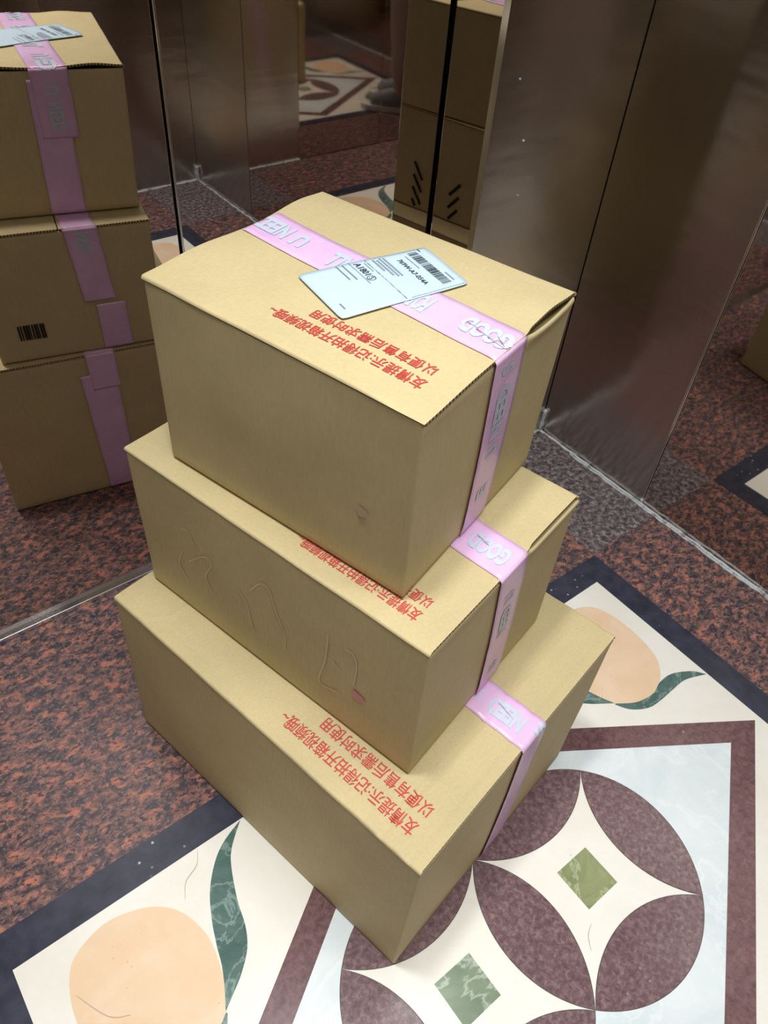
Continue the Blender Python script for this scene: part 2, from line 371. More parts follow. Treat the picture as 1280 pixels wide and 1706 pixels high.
wall_panel('steel_panel', -0.58, 0.0, YF - 0.011, YF, 0.004, H, M['brushed'], wf, 0.0012)
wall_panel('steel_panel', XL, -1.62, YF - 0.011, YF, 0.004, H, M['brushed'], wf, 0.0012)
wall_panel('transom_panel', -1.618, -0.582, YF - 0.011, YF, 2.46, H, M['brushed'], wf, 0.0012)
dr = structure(wall_panel('door_1', -1.618, -1.101, YF - 0.011, YF - 0.002, 0.004, 2.455, M['mirror_door'], None, 0.0015))
dr2 = structure(wall_panel('door_2', -1.099, -0.582, YF - 0.011, YF - 0.002, 0.004, 2.455, M['mirror_door'], None, 0.0015))
bm = bmesh.new(); add_box(bm, XL - 0.05, 0.05, YF - 0.05, YM + 0.05, H, H + 0.04)
structure(from_bm('ceiling', bm, M['ceiling']))
for (x, y, z, r, par) in ((-0.385, -0.0007, 1.065, 0.0022, 'wall_back_corner'), (-0.34, -0.0007, 0.94, 0.003, 'wall_back_corner'), (-0.325, -0.0007, 0.82, 0.0018, 'wall_back_corner')):  # tiny pale dots on the brushed front of the post
    bm = bmesh.new(); bmesh.ops.create_icosphere(bm, subdivisions=2, radius=r, matrix=Matrix.Translation((x, y, z)))
    from_bm('pale_dot', bm, M['label'], bpy.data.objects[par], True)
# silicone beads along the wall feet
def bead(name, p0, p1, r, jit, n=60, ends=True):
    bm = bmesh.new(); pts = []; rad = []
    for i in range(n + 1):
        t = i / n; p = Vector(p0).lerp(Vector(p1), t)
        k = mnoise.noise(p * 30); k2 = mnoise.noise(p * 9 + Vector((5, 1, 2)))
        pts.append(p + Vector((k * jit, k2 * jit, abs(k) * jit * 0.4))); rad.append(r * (0.8 + 0.55 * abs(mnoise.noise(p * 22 + Vector((3, 3, 3)))) + 0.25 * k2))
    tube(bm, pts, rad, 8)
    return bm
def trim(name, bms, material):
    base = bms[0]
    for b in bms[1:]:
        me = bpy.data.meshes.new('tmp'); b.to_mesh(me); b.free(); base.from_mesh(me); bpy.data.meshes.remove(me)
    return structure(from_bm(name, base, material, None, True))
trim('trim_1', [bead('b', (-0.006, 0.0, 0.003), (-0.006, YF, 0.003), 0.0055, 0.004, 160), bead('b', (-0.013, -0.14, 0.001), (-0.012, -1.3, 0.001), 0.0035, 0.004, 120), bead('b', (-0.004, -0.004, 0.0), (-0.006, -0.006, 0.085), 0.0075, 0.002, 10), bead('b', (-0.003, -0.413, 0.0), (-0.002, -0.413, 0.018), 0.005, 0.002, 6)], M['silicone'])
trim('trim_2', [bead('b', (-0.46, -0.004, 0.003), (-0.004, -0.004, 0.003), 0.0055, 0.004, 60), bead('b', (POST - 0.004, 0.02, 0.003), (POST - 0.004, YM, 0.003), 0.005, 0.003, 20), bead('b', (POST + 0.01, 0.004, 0.0), (POST + 0.012, 0.004, 0.04), 0.005, 0.002, 8)], M['silicone'])
trim('trim_3', [bead('b', (-0.004, YF + 0.006, 0.003), (-0.58, YF + 0.006, 0.003), 0.0075, 0.005, 80), bead('b', (-0.008, YF + 0.008, 0.0), (-0.008, YF + 0.008, 0.07), 0.012, 0.005, 12), bead('b', (-1.62, YF + 0.006, 0.003), (XL, YF + 0.006, 0.003), 0.0075, 0.005, 60)], M['silicone'])
trim('trim_4', [bead('b', (XL + 0.006, 0.0, 0.003), (XL + 0.006, YF, 0.003), 0.0065, 0.005, 160)], M['silicone'])

# ceiling fittings
for i, (x, y, r, p) in enumerate(LAMPS):
    t = bpy.data.objects.new('ceiling_downlight', None); COL.objects.link(t); t.location = (x, y, H)
    tag(t, 'round recessed downlight in the ceiling, ' + ('near the back mirror left corner', 'near the doors right corner', 'near the doors left corner', 'near the back mirror right corner')[i], 'ceiling light', 'round ceiling downlights')
    bm = bmesh.new(); n = 32
    for k in range(n):
        a0, a1 = 2 * PI * k / n, 2 * PI * (k + 1) / n
        P = lambda rr, a, z: bm.verts.new((rr * math.cos(a), rr * math.sin(a), z))
        for (r0, z0, r1, z1) in ((r + 0.002, -0.02, r + 0.02, -0.02), (r + 0.02, -0.02, r + 0.024, 0), (r + 0.002, 0, r + 0.002, -0.02)):
            bm.faces.new((P(r0, a0, z0), P(r1, a0, z1), P(r1, a1, z1), P(r0, a1, z0)))
    bmesh.ops.remove_doubles(bm, verts=bm.verts[:], dist=1e-5)
    from_bm('trim_ring', bm, M['bright'], t, True)
    bm = bmesh.new(); bmesh.ops.create_cone(bm, cap_ends=True, segments=32, radius1=r, radius2=r, depth=0.014, matrix=Matrix.Translation((0, 0, -0.0075)))
    from_bm('diffuser', bm, M['lens'], t)
t = bpy.data.objects.new('ceiling_light_panel', None); COL.objects.link(t); t.location = (PANEL[0], PANEL[1], H)
tag(t, 'large rectangular light panel in the middle of the ceiling', 'ceiling light')
pw, ph = PANEL[2] / 2, PANEL[3] / 2
bm = bmesh.new()
for a in ((-pw, pw, -ph, -ph + 0.03), (-pw, pw, ph - 0.03, ph), (-pw, -pw + 0.03, -ph + 0.03, ph - 0.03), (pw - 0.03, pw, -ph + 0.03, ph - 0.03)): add_box(bm, *a, -0.03, 0)
from_bm('frame', bm, M['bright'], t)
bm = bmesh.new(); add_box(bm, -pw + 0.031, pw - 0.031, -ph + 0.031, ph - 0.031, -0.026, -0.001)
from_bm('diffuser', bm, M['lens'], t)

# ---------------------------------------------------------------- cardboard boxes
BOX = [  # corners f (front), l (left), r (right), b (back): top ring, bottom ring, z0, z1, L, W
    dict(top=dict(f=(-1.3341, -0.9261), l=(-1.4697, -0.2482), r=(-0.7933, -0.8204), b=(-0.9333, -0.1374)), bot=dict(f=(-1.3363, -0.9232), l=(-1.4755, -0.2384), r=(-0.8040, -0.8232), b=(-0.9333, -0.1374)), z0=0.0028, z1=0.4271, L=0.6956, W=0.5473),
    dict(top=dict(f=(-1.2601, -0.8049), l=(-1.3972, -0.2512), r=(-0.8888, -0.7165), b=(-1.0213, -0.1584)), bot=dict(f=(-1.2587, -0.8073), l=(-1.3942, -0.249), r=(-0.8867, -0.7157), b=(-1.0213, -0.1584)), z0=0.4314, z1=0.7376, L=0.5734, W=0.3840),
    dict(top=dict(f=(-1.2403, -0.7228), l=(-1.3482, -0.3102), r=(-0.8983, -0.6224), b=(-1.0063, -0.2087)), bot=dict(f=(-1.2345, -0.7214), l=(-1.3478, -0.3109), r=(-0.9017, -0.6172), b=(-1.0144, -0.2188)), z0=0.7405, z1=1.0311, L=0.4216, W=0.3485),
]
def ss(x, a, b):
    t = max(0, min(1, (x - a) / (b - a))); return t * t * (3 - 2 * t)
def bell(x, c, w): return math.exp(-((x - c) / w) ** 2)
def seg_dist(px, py, pts):
    best = 9
    for (ax, ay), (bx, by) in zip(pts[:-1], pts[1:]):
        dx, dy = bx - ax, by - ay; t = max(0, min(1, ((px - ax) * dx + (py - ay) * dy) / (dx * dx + dy * dy)))
        best = min(best, math.hypot(px - ax - t * dx, py - ay - t * dy))
    return best
CRE = [[(0.625, 0.003), (0.611, 0.021), (0.591, 0.039), (0.588, 0.071)], [(0.588, 0.003), (0.577, 0.024), (0.499, 0.026), (0.458, 0.027)], [(0.591, 0.039), (0.575, 0.036), (0.52, 0.040)]]
def disp(i, u, v):
    B = BOX[i]; d = 0.0012 * mnoise.noise(Vector((u * 9, v * 9, i * 7.3)))
    Lh, Wd = B['L'], B['W']
    if i == 2:
        d += 0.006 * bell(u, Lh, 0.05) * (bell(v, 0.29, 0.05) + 0.9 * bell(v, 0.09, 0.06))
        d += 0.004 * bell(u, 0, 0.05) * bell(v, 0.28, 0.04)
        d -= 0.004 * bell(u, 0, 0.05) * bell(v, 0.0, 0.06)
        if abs(v - 0.178) < 0.003 and u < 0.07: d -= 0.001
    if i == 0:
        dd = seg_dist(u, v, CRE[0]); d += 0.0016 * math.exp(-(dd / 0.0035) ** 2)
        dd = seg_dist(u, v, CRE[1]); d -= 0.0016 * math.exp(-(dd / 0.004) ** 2)
        dd = seg_dist(u, v, CRE[2]); d -= 0.0010 * math.exp(-(dd / 0.004) ** 2)
        d += 0.0013 * ss(u, 0.071, 0.079) - 0.0022 * bell(u, 0.024, 0.006) - 0.0030 * bell(u, 0.076, 0.005)
        d += 0.0010 * bell(u, 0.045, 0.006)
        d -= 0.0018 * ss(u, Lh - 0.08, Lh - 0.09) * 0
    if i == 1:
        d += 0.002 * bell(u, 0, 0.05) * bell(v, 0.30, 0.05)
    return d
def gapw(i, v):
    # where the end wall stands a little proud of the flap's cut edge
    if i == 2: return 0.9 * ss(v, 0.212, 0.235) * (1 - 0.5 * ss(v, 0.28, 0.346)) + 0.10
    if i == 1: return 0.75 * ss(v, 0.232, 0.25) + 0.22
    return 0.30
def bil(ring, s, t):
    f, l, r, b = (Vector((*ring[k], 0)) for k in 'flrb')
    return f * (1 - s) * (1 - t) + l * s * (1 - t) + r * (1 - s) * t + b * s * t
def W3(i, u, v, z):
    """box coordinates (metres along the long edge, along the short edge, height above its bottom) to the room"""
    B = BOX[i]; hh = B['z1'] - B['z0']; k = z / hh
    a = bil(B['bot'], u / B['L'], v / B['W']); c = bil(B['top'], u / B['L'], v / B['W'])
    p = a.lerp(c, k); return Vector((p.x, p.y, B['z0'] + z))
def carton(i, label):
    B = BOX[i]; Lh, Wd, hh = B['L'], B['W'], B['z1'] - B['z0']
    org = W3(i, Lh / 2, Wd / 2, 0)
    root = bpy.data.objects.new('cardboard_box', None); COL.objects.link(root); root.location = org
    tag(root, label, 'box', 'cardboard boxes stacked on the lift floor')
    P = lambda u, v, z: W3(i, u, v, z) - org
    # ---- body: rounded corners, slightly bulging walls, a crush ring near the corners
    RR = 0.0035; per = []
    cr = [(RR, RR, PI, 1.5 * PI), (Lh - RR, RR, 1.5 * PI, 2 * PI), (Lh - RR, Wd - RR, 0, 0.5 * PI), (RR, Wd - RR, 0.5 * PI, PI)]
    for ci, (cu, cv, a0, a1) in enumerate(cr):
        for k in range(5):
            a = a0 + (a1 - a0) * k / 4; per.append((cu + RR * math.cos(a), cv + RR * math.sin(a)))
        nu, nv, na, _ = cr[(ci + 1) % 4]
        st = per[-1]; en = (nu + RR * math.cos(na), nv + RR * math.sin(na)); n = 56
        for k in range(1, n): per.append((st[0] + (en[0] - st[0]) * k / n, st[1] + (en[1] - st[1]) * k / n))
    bm = bmesh.new(); rings = []
    nz = 30; levels = [(0.0, 0.004), (0.002, 0.001)] + [(0.004 + (hh - 0.0155) * k / nz, 0.0) for k in range(nz + 1)] + [(hh - 0.0072, 0.0012), (hh - 0.0058, 0.0034), (hh - 0.014, 0.0048), (hh - 0.017, 0.012)]
    for (z, inset) in levels:
        row = []
        for (u, v) in per:
            su, sv = u / Lh, v / Wd; bl = math.sin(PI * max(0, min(1, z / hh)))
            du = dv = 0
            nz_ = mnoise.noise(Vector((u * 7 + i * 3, v * 7, z * 7)))
            if u < 0.001 or u > Lh - 0.001: du = (0.0022 * math.sin(PI * sv) * bl + 0.0012 * nz_ * bl) * (-1 if u < 0.001 else 1)
            if v < 0.001 or v > Wd - 0.001: dv = (0.0026 * math.sin(PI * su) * bl + 0.0014 * nz_ * bl) * (-1 if v < 0.001 else 1)
            if v < 0.001 and u > 0.001:   # crease just beside the near corner, as folded
                dv += 0.0007 * bell(u, 0.030, 0.007) * bl
            if i == 1 and v < 0.03: dv -= 0.0 
            uu = u + du; vv = v + dv
            cu_, cv_ = Lh / 2, Wd / 2
            uu = uu + (inset if uu < cu_ else -inset); vv = vv + (1 if vv < cv_ else -1) * (inset if (z < 0.01 or inset > 0.0045) else 0)
            zz = z
            if i == 2 and z > hh - 0.02: zz = z - 0.004 * bell(u, 0, 0.03) * ss(v, 0.215, 0.27) * (1 - ss(v, 0.325, 0.347))
            if i == 1 and z > hh - 0.02: zz = z
            if z > hh - 0.03 and u < 0.001: uu -= 0.0045 * gapw(i, v) * ss(z, hh - 0.03, hh - 0.008)
            row.append(bm.verts.new(P(uu, vv, zz)))
        rings.append(row)
    n = len(per)
    for a, b in zip(rings[:-1], rings[1:]):
        for k in range(n): bm.faces.new((a[k], a[(k + 1) % n], b[(k + 1) % n], b[k]))
    bm.faces.new(rings[0][::-1]); bm.faces.new(rings[-1])
    body = from_bm('box_body', bm, M['kraft'], root, True)
    md = body.modifiers.new('edge', 'EDGE_SPLIT'); md.split_angle = math.radians(50)
    # ---- two long top flaps meeting under the tape
    vmid = 0.5 * Wd if i != 2 else 0.181
    for side in (0, 1):
        v0, v1 = (0.0, vmid - 0.0012) if side == 0 else (Wd, vmid + 0.0012)
        nu = int(Lh / 0.0045); nv = max(6, int(abs(v1 - v0) / 0.0045)); th = 0.004
        me = bpy.data.meshes.new('top_flap'); me.materials.append(M['kraft']); me.materials.append(M['cut'])
        bm = bmesh.new(); top = []; botm = []
        for a in range(nu + 1):
            u = -0.0015 + (Lh + 0.003) * a / nu
            if i == 2: u += 0.0006 * mnoise.noise(Vector((a, side, 3)))
            tr, br = [], []
            for q in range(4):   # rounded fold over the long edge
                an = (q / 3) * PI / 2; sg = 1 if side == 0 else -1; r = 0.004
                vv = v0 + sg * (r - r * math.cos(an)) - sg * 0.0006
                ed = disp(i, max(0, min(Lh, u)), v0) * math.sin(an)
                jag = 0.0012 * mnoise.noise(Vector((u * 8, side * 5, i)))
                tr.append(bm.verts.new(P(u, vv - sg * abs(jag), hh - r + r * math.sin(an) + ed)))
                br.append(bm.verts.new(P(u, v0 + sg * (0.0015 + 0.0005 * q), hh - r - 0.0005)))
            for q in range(1, nv + 1):
                vv = v0 + (v1 - v0) * (q / nv); sg = 1 if side == 0 else -1
                if abs(vv - v0) < 0.0042: vv = v0 + sg * 0.0043
                dz = disp(i, max(0, min(Lh, u)), vv)
                if a == 0: u = -0.0015 + 0.0036 * gapw(i, vv)
                tr.append(bm.verts.new(P(u, vv, hh + dz))); br.append(bm.verts.new(P(u, vv, hh + dz - th)))
            top.append(tr); botm.append(br)
        m_ = len(top[0])
        for a in range(nu):
            for q in range(m_ - 1):
                bm.faces.new((top[a][q], top[a + 1][q], top[a + 1][q + 1], top[a][q + 1]))
                bm.faces.new((botm[a][q], botm[a][q + 1], botm[a + 1][q + 1], botm[a + 1][q]))
            for q in (0, m_ - 1): bm.faces.new((top[a][q], top[a + 1][q], botm[a + 1][q], botm[a][q]))
        for a in (0, nu):
            for q in range(m_ - 1):
                f = bm.faces.new((top[a][q], top[a][q + 1], botm[a][q + 1], botm[a][q])); f.material_index = 1
        bmesh.ops.recalc_face_normals(bm, faces=bm.faces[:]); bm.to_mesh(me); bm.free()
        for p in me.polygons: p.use_smooth = p.material_index == 0
        o = link('top_flap', me, None, root); md = o.modifiers.new('edge', 'EDGE_SPLIT'); md.split_angle = math.radians(40)
    return root, P

def topP(i, P, eps=0.0009):
    hh = BOX[i]['z1'] - BOX[i]['z0']
    return lambda u, v: P(u, v, hh + disp(i, max(0, min(BOX[i]['L'], u)), v) + eps)
def decal(name, polys_mesh, fn, material, parent):
    """flat mesh (x, y) carried onto a surface by fn"""
    for v in polys_mesh.vertices: v.co = fn(v.co.x, v.co.y)
    polys_mesh.materials.clear(); polys_mesh.materials.append(material)
    return link(name, polys_mesh, None, parent)
def text_mesh(s, x0, x1, y0, y1, bold=0.0, subdiv=0.0):
    cu = bpy.data.curves.new('lettering', 'FONT'); cu.body = s; cu.fill_mode = 'FRONT'; cu.offset = bold; cu.resolution_u = 3
    to = bpy.data.objects.new('lettering', cu); COL.objects.link(to)
    bpy.context.view_layer.update()
    dg = bpy.context.evaluated_depsgraph_get(); me = bpy.data.meshes.new_from_object(to.evaluated_get(dg))
    bpy.data.objects.remove(to); bpy.data.curves.remove(cu)
    xs = [v.co.x for v in me.vertices]; ys = [v.co.y for v in me.vertices]
    a, b, c, d = min(xs), max(xs), min(ys), max(ys)
    for v in me.vertices: v.co = Vector((x0 + (v.co.x - a) / (b - a) * (x1 - x0), y0 + (v.co.y - c) / (d - c) * (y1 - y0), 0))
    if subdiv:
        bm = bmesh.new(); bm.from_mesh(me)
        for _ in range(3):
            es = [e for e in bm.edges if e.calc_length() > subdiv]
            if es: bmesh.ops.subdivide_edges(bm, edges=es, cuts=1)
            bmesh.ops.triangulate(bm, faces=bm.faces[:])
        bm.to_mesh(me); bm.free()
    return me
def join_meshes(ms):
    bm = bmesh.new()
    for m_ in ms: bm.from_mesh(m_); bpy.data.meshes.remove(m_)
    me = bpy.data.meshes.new('marks'); bm.to_mesh(me); bm.free(); return me
def rects(rs, sub=0):
    bm = bmesh.new()
    for (x0, x1, y0, y1) in rs:
        bm.faces.new([bm.verts.new((x, y, 0)) for x, y in ((x0, y0), (x1, y0), (x1, y1), (x0, y1))])
    me = bpy.data.meshes.new('marks'); bm.to_mesh(me); bm.free(); return me
def ribbon(pts, width):
    p = catmull([tuple(q) for q in pts], 5); bm = bmesh.new(); pr = None
    for i, q in enumerate(p):
        d = Vector(p[min(i + 1, len(p) - 1)]) - Vector(p[max(i - 1, 0)]); d.normalize(); n = Vector((-d.y, d.x)) * width / 2
        c = (bm.verts.new((q[0] + n.x, q[1] + n.y, 0)), bm.verts.new((q[0] - n.x, q[1] - n.y, 0)))
        if pr: bm.faces.new((pr[0], c[0], c[1], pr[1]))
        pr = c
    me = bpy.data.meshes.new('marks'); bm.to_mesh(me); bm.free(); return me

def tape_fn(i, P, v_front, v_back, zf0, zb0, lift=0.0012, v_fend=None, v_bend=None):
    """returns surf(p, q): p in metres along the tape (0 = top front edge, positive over the top), q across it (0..1)"""
    B = BOX[i]; Lh, hh = B['L'], B['z1'] - B['z0']; r = 0.006
    vf = v_fend or v_front; vb = v_bend or v_back
    def surf(p, q, e=0.0):
        e = e + lift
        if p < -r:      # down the front end
            z = hh + p; k = min(1, -p / hh); a0 = v_front[0] + (vf[0] - v_front[0]) * k; a1 = v_front[1] + (vf[1] - v_front[1]) * k
            v = a0 + (a1 - a0) * q
            bulge = 0.0022 * math.sin(PI * v / B['W']) * math.sin(PI * max(0, min(1, z / hh))) + 0.0014 * ss(z, 0.0, 0.03) + 0.0012
            return P(-bulge - e, v, z)
        if p > Lh + r:
            z = hh - (p - Lh); k = min(1, (p - Lh) / hh); a0 = v_back[0] + (vb[0] - v_back[0]) * k; a1 = v_back[1] + (vb[1] - v_back[1]) * k
            v = a0 + (a1 - a0) * q
            bulge = 0.0022 * math.sin(PI * v / B['W']) * math.sin(PI * max(0, min(1, z / hh))) + 0.0014 * ss(z, 0.0, 0.03) + 0.0012
            return P(Lh + bulge + e, v, z)
        k = max(0, min(1, p / Lh)); a0 = v_front[0] + (v_back[0] - v_front[0]) * k; a1 = v_front[1] + (v_back[1] - v_front[1]) * k
        v = a0 + (a1 - a0) * q
        if p < r:
            an = (p + r) / (2 * r) * PI / 2
            return P(-(0.0030 + e) + (r + 0.0030 + e) * (1 - math.cos(an)), v, hh - r + (r + e + disp(i, 0, v)) * math.sin(an))
        if p > Lh - r:
            an = (Lh + r - p) / (2 * r) * PI / 2
            return P(Lh + (0.0030 + e) - (r + 0.0030 + e) * (1 - math.cos(an)), v, hh - r + (r + e + disp(i, Lh, v)) * math.sin(an))
        return P(p, v, hh + disp(i, p, v) + e)
    return surf
def tape_mesh(name, surf, p0, p1, edges, root, label=None):
    bm = bmesh.new(); rows = []; n = int((p1 - p0) / 0.006); ps = sorted(set([p0 + (p1 - p0) * k / n for k in range(n + 1)] + [x for x in edges if p0 < x < p1]))
    for p in ps:
        j = 0.008 * mnoise.noise(Vector((p * 25, 1, 4)))
        rows.append([bm.verts.new(surf(p, q / 8 + (j if q in (0, 8) else 0), 0.0007 * abs(mnoise.noise(Vector((p * 28, q * 0.7, 2)))))) for q in range(9)])
    for a, b in zip(rows[:-1], rows[1:]):
        for q in range(8): bm.faces.new((a[q], a[q + 1], b[q + 1], b[q]))
    o = from_bm(name, bm, M['tape'], root, True)
    s = o.modifiers.new('thick', 'SOLIDIFY'); s.thickness = 0.0004; s.offset = 0
    return o
def edge_ps(i):
    Lh = BOX[i]['L']; r = 0.006; return [-r + 2 * r * k / 5 for k in range(6)] + [Lh - r + 2 * r * k / 5 for k in range(6)]

labels = ['largest carton at the bottom of the stack, standing on the inlaid floor', 'middle-sized carton with a small pink printed spot, between two other cartons', 'smallest carton on top of the stack with the white shipping label']
front_tape = [((0.248, 0.316), (0.256, 0.322)), ((0.160, 0.230), (0.180, 0.246)), ((0.140, 0.212), (0.140, 0.206))]
top_back = [(0.256, 0.324), (0.200, 0.270), (0.172, 0.243)]
L1, L2 = '友情提示:记得拍开箱视频哦~', '以便有售后需求时使用'
RED = [((0.042, 0.312, 0.027, 0.052), (0.041, 0.256, 0.063, 0.087)), ((0.043, 0.250, 0.028, 0.048), (0.044, 0.205, 0.055, 0.074)), ((0.034, 0.256, 0.041, 0.060), (0.037, 0.213, 0.069, 0.087))]
for i in range(3):
    root, P = carton(i, labels[i]); B = BOX[i]; Lh, hh = B['L'], B['z1'] - B['z0']; TP = topP(i, P)
    # red printed request, two lines in one print
    for txt, (u0, u1, v0, v1) in zip((L1, L2), RED[i]):
        ms = [text_mesh(txt, u0 + du, u1 + du, -v1 + dv, -v0 + dv, 0.0) for du, dv in ((0, 0), (0.0004, 0.0003))]
        for k_, m_ in enumerate(ms):
            for v_ in m_.vertices: v_.co.z = k_
        decal('printed_text_line', join_meshes(ms), lambda x, y: TP(x, -y), M['red_ink'], root)
    vf, vfe = front_tape[i]; vb = top_back[i]
    if i == 2:
        s1 = tape_fn(i, P, vf, vb, 0, 0, 0.0012, vfe, (0.176, 0.247)); tape = tape_mesh('tape_strip', s1, -0.286, Lh + 0.13, edge_ps(i), root)
        s2 = tape_fn(i, P, vf, (0.165, 0.230), 0, 0, 0.0006, vfe, (0.160, 0.232)); tape_mesh('tape_strip', s2, Lh + 0.02, Lh + hh - 0.003, [], root)
        words = [('NEED', -0.128, -0.049, 0.30, 0.74), ('U', -0.158, -0.141, 0.32, 0.70), ('E', -0.232, -0.214, 0.33, 0.72), ('S', -0.030, -0.018, 0.35, 0.75), ('GOOD', 0.001, 0.070, 0.22, 0.72), ('FOR', 0.118, 0.150, 0.22, 0.80), ('ALL', 0.245, 0.285, 0.25, 0.80), ('U', 0.332, 0.353, 0.25, 0.72), ('NEED', 0.364, Lh + 0.004, 0.22, 0.72), ('U', Lh + 0.03, Lh + 0.05, 0.3, 0.7), ('NEED', Lh + 0.06, Lh + 0.115, 0.3, 0.7)]
        tapes = (s1, tape)
    elif i == 1:
        s1 = tape_fn(i, P, vf, vb, 0, 0, 0.0012, vfe, (0.222, 0.290)); tape = tape_mesh('tape_strip', s1, -0.303, Lh + 0.175, edge_ps(i), root)
        s2 = tape_fn(i, P, vf, (0.235, 0.300), 0, 0, 0.0006, vfe, (0.235, 0.302)); tape_mesh('tape_strip', s2, Lh + 0.185, Lh + hh - 0.003, [], root)
        words = [('GOOD', 0.010, 0.073, 0.24, 0.74), ('U', -0.075, -0.055, 0.3, 0.7), ('NEED', -0.16, -0.09, 0.3, 0.7), ('U', -0.26, -0.24, 0.3, 0.7), ('NEED', Lh + 0.01, Lh + 0.06, 0.28, 0.7)]
    else:
        s1 = tape_fn(i, P, vf, vb, 0, 0, 0.0012, vfe, (0.262, 0.328)); tape = tape_mesh('tape_strip', s1, -0.421, Lh + 0.10, edge_ps(i), root)
        s2 = tape_fn(i, P, vf, (0.232, 0.318), 0, 0, 0.0006, vfe, (0.245, 0.322)); tape_mesh('tape_strip', s2, Lh + 0.055, Lh + hh - 0.003, [], root)
        words = [('NEED', 0.020, 0.084, 0.24, 0.74), ('U', 0.100, 0.106, 0.3, 0.7), ('S', -0.012, 0.006, 0.05, 0.45)]
    for k, (t_, p0, p1, q0, q1) in enumerate(words):
        decal('tape_lettering', text_mesh(t_, p0, p1, q0, q1, 0.055, 0.012), lambda x, y: s1(x, 1 - y, 0.0011), M['tape_print'], tape)
    for pth in ([[(0.066, 0.42), (0.040, 0.50), (0.018, 0.60), (0.004, 0.64)], [(0.022, 0.42), (0.010, 0.52), (0.004, 0.62)]], [[(0.070, 0.36), (0.058, 0.40), (0.044, 0.44)]], [[(0.078, 0.34), (0.060, 0.42), (0.040, 0.50)]])[2 - i]:
        bm = bmesh.new(); cp = catmull(pth, 6); tube(bm, [s1(p_, 1 - q_, 0.0012) for p_, q_ in cp], [0.0011 * math.sin(PI * (0.08 + 0.84 * k_ / (len(cp) - 1))) for k_ in range(len(cp))], 6)
        from_bm('tape_wrinkle', bm, M['wrinkle'], tape, True)
    if i == 2:
        # shipping label
        A, Bc, C_, D_ = (0.283, 0.129), (0.208, 0.304), (0.111, 0.264), (0.176, 0.086)
        def lab(b, a, e=0.0032):
            p = [(Bc[k] * (1 - a) + A[k] * a) * (1 - b) + (C_[k] * (1 - a) + D_[k] * a) * b for k in (0, 1)]
            q = TP(p[0], p[1]); q.z += e + 0.0012 * bell(a, 0.0, 0.12) * bell(b, 0.3, 0.3); return q
        bm = bmesh.new(); n, m_ = 14, 24; vs = [[None] * (m_ + 1) for _ in range(n + 1)]
        for x in range(n + 1):
            for y in range(m_ + 1):
                bx, ay = x / n, y / m_; rc = 0.045
                # rounded corners
                cxx = min(max(bx, rc), 1 - rc); cyy = min(max(ay, rc * 0.6), 1 - rc * 0.6)
                dx, dy = (bx - cxx) / rc, (ay - cyy) / (rc * 0.6); dd = max(abs(dx), abs(dy)); hy = math.hypot(dx, dy)
                if hy > 1e-6: bx, ay = cxx + dx / hy * dd * rc, cyy + dy / hy * dd * rc * 0.6
                vs[x][y] = bm.verts.new(lab(bx, ay, 0.0026))
        for x in range(n):
            for y in range(m_): bm.faces.new((vs[x][y], vs[x + 1][y], vs[x + 1][y + 1], vs[x][y + 1]))
        lo = from_bm('shipping_label', bm, M['label'], root, True); lo['label'] = 'white paper shipping label with barcode'
        so = lo.modifiers.new('thick', 'SOLIDIFY'); so.thickness = 0.0005; so.offset = -1
        rnd = random.Random(3); bars = []; x = 0.075
        while x < 0.90:
            wd = rnd.choice((0.004, 0.007, 0.012, 0.016)); bars.append((x, min(x + wd, 0.915), -0.172, -0.098)); x += wd + rnd.choice((0.009, 0.012, 0.017))
        me = rects(bars + [(0.02, 0.10, -0.075, -0.068)]); decal('barcode', me, lambda x, y: lab(x, -y), M['ink'], lo)
        decal('tracking_number', text_mesh('769W-A7-054A', 0.17, 0.80, -0.292, -0.252, 0.01), lambda x, y: lab(x, -y), M['ink'], lo)
        decal('sorting_code', text_mesh('A1801', 0.055, 0.345, -0.60, -0.548, 0.012), lambda x, y: lab(x, -y), M['ink'], lo)
        ms = [text_mesh('5', 0.405, 0.44, -0.595, -0.56)]
        cir = [(0.422 + 0.048 * math.cos(2 * PI * k / 20), -0.578 + 0.030 * math.sin(2 * PI * k / 20)) for k in range(21)]
        ms.append(ribbon(cir, 0.006))
        decal('circled_digit', join_meshes(ms), lambda x, y: lab(x, -y), M['ink'], lo)
        rs = []
        for a, b0, b1 in ((0.365, 0.06, 0.50), (0.392, 0.05, 0.50), (0.419, 0.08, 0.46), (0.446, 0.06, 0.34)):
            x = b0
            while x < b1: rs.append((x, x + 0.022, -a - 0.008, -a + 0.008)); x += 0.036
        x = 0.02
        while x < 0.97: rs.append((x, x + rnd.choice((0.01, 0.02, 0.03)), -0.502, -0.494)); x += 0.034
        for a, b0, b1 in ((0.52, 0.08, 0.30), (0.62, 0.0, 0.52), (0.205, 0.12, 0.45)): rs.append((b0, b1, -a - 0.003, -a + 0.003))
        for a, b0, b1 in ((0.675, 0.03, 0.38), (0.72, 0.02, 0.36), (0.925, 0.74, 0.86), (0.07, 0.66, 0.86)):
            x = b0
            while x < b1: rs.append((x, x + 0.014, -a - 0.006, -a + 0.006)); x += 0.02
        x = 0.03
        while x < 0.45: rs.append((0.965, 0.975, -x - 0.012, -x)); rs.append((0.02, 0.028, -x - 0.010, -x)); x += 0.018
        for nm, lo_, hi_ in (('address_lines', 0.0, 0.47), ('dotted_line', 0.47, 0.53), ('small_print', 0.53, 1.0)):
            decal(nm, rects([q_ for q_ in rs if lo_ <= -q_[2] < hi_]), lambda x, y: lab(x, -y), M['grey_ink'], lo)
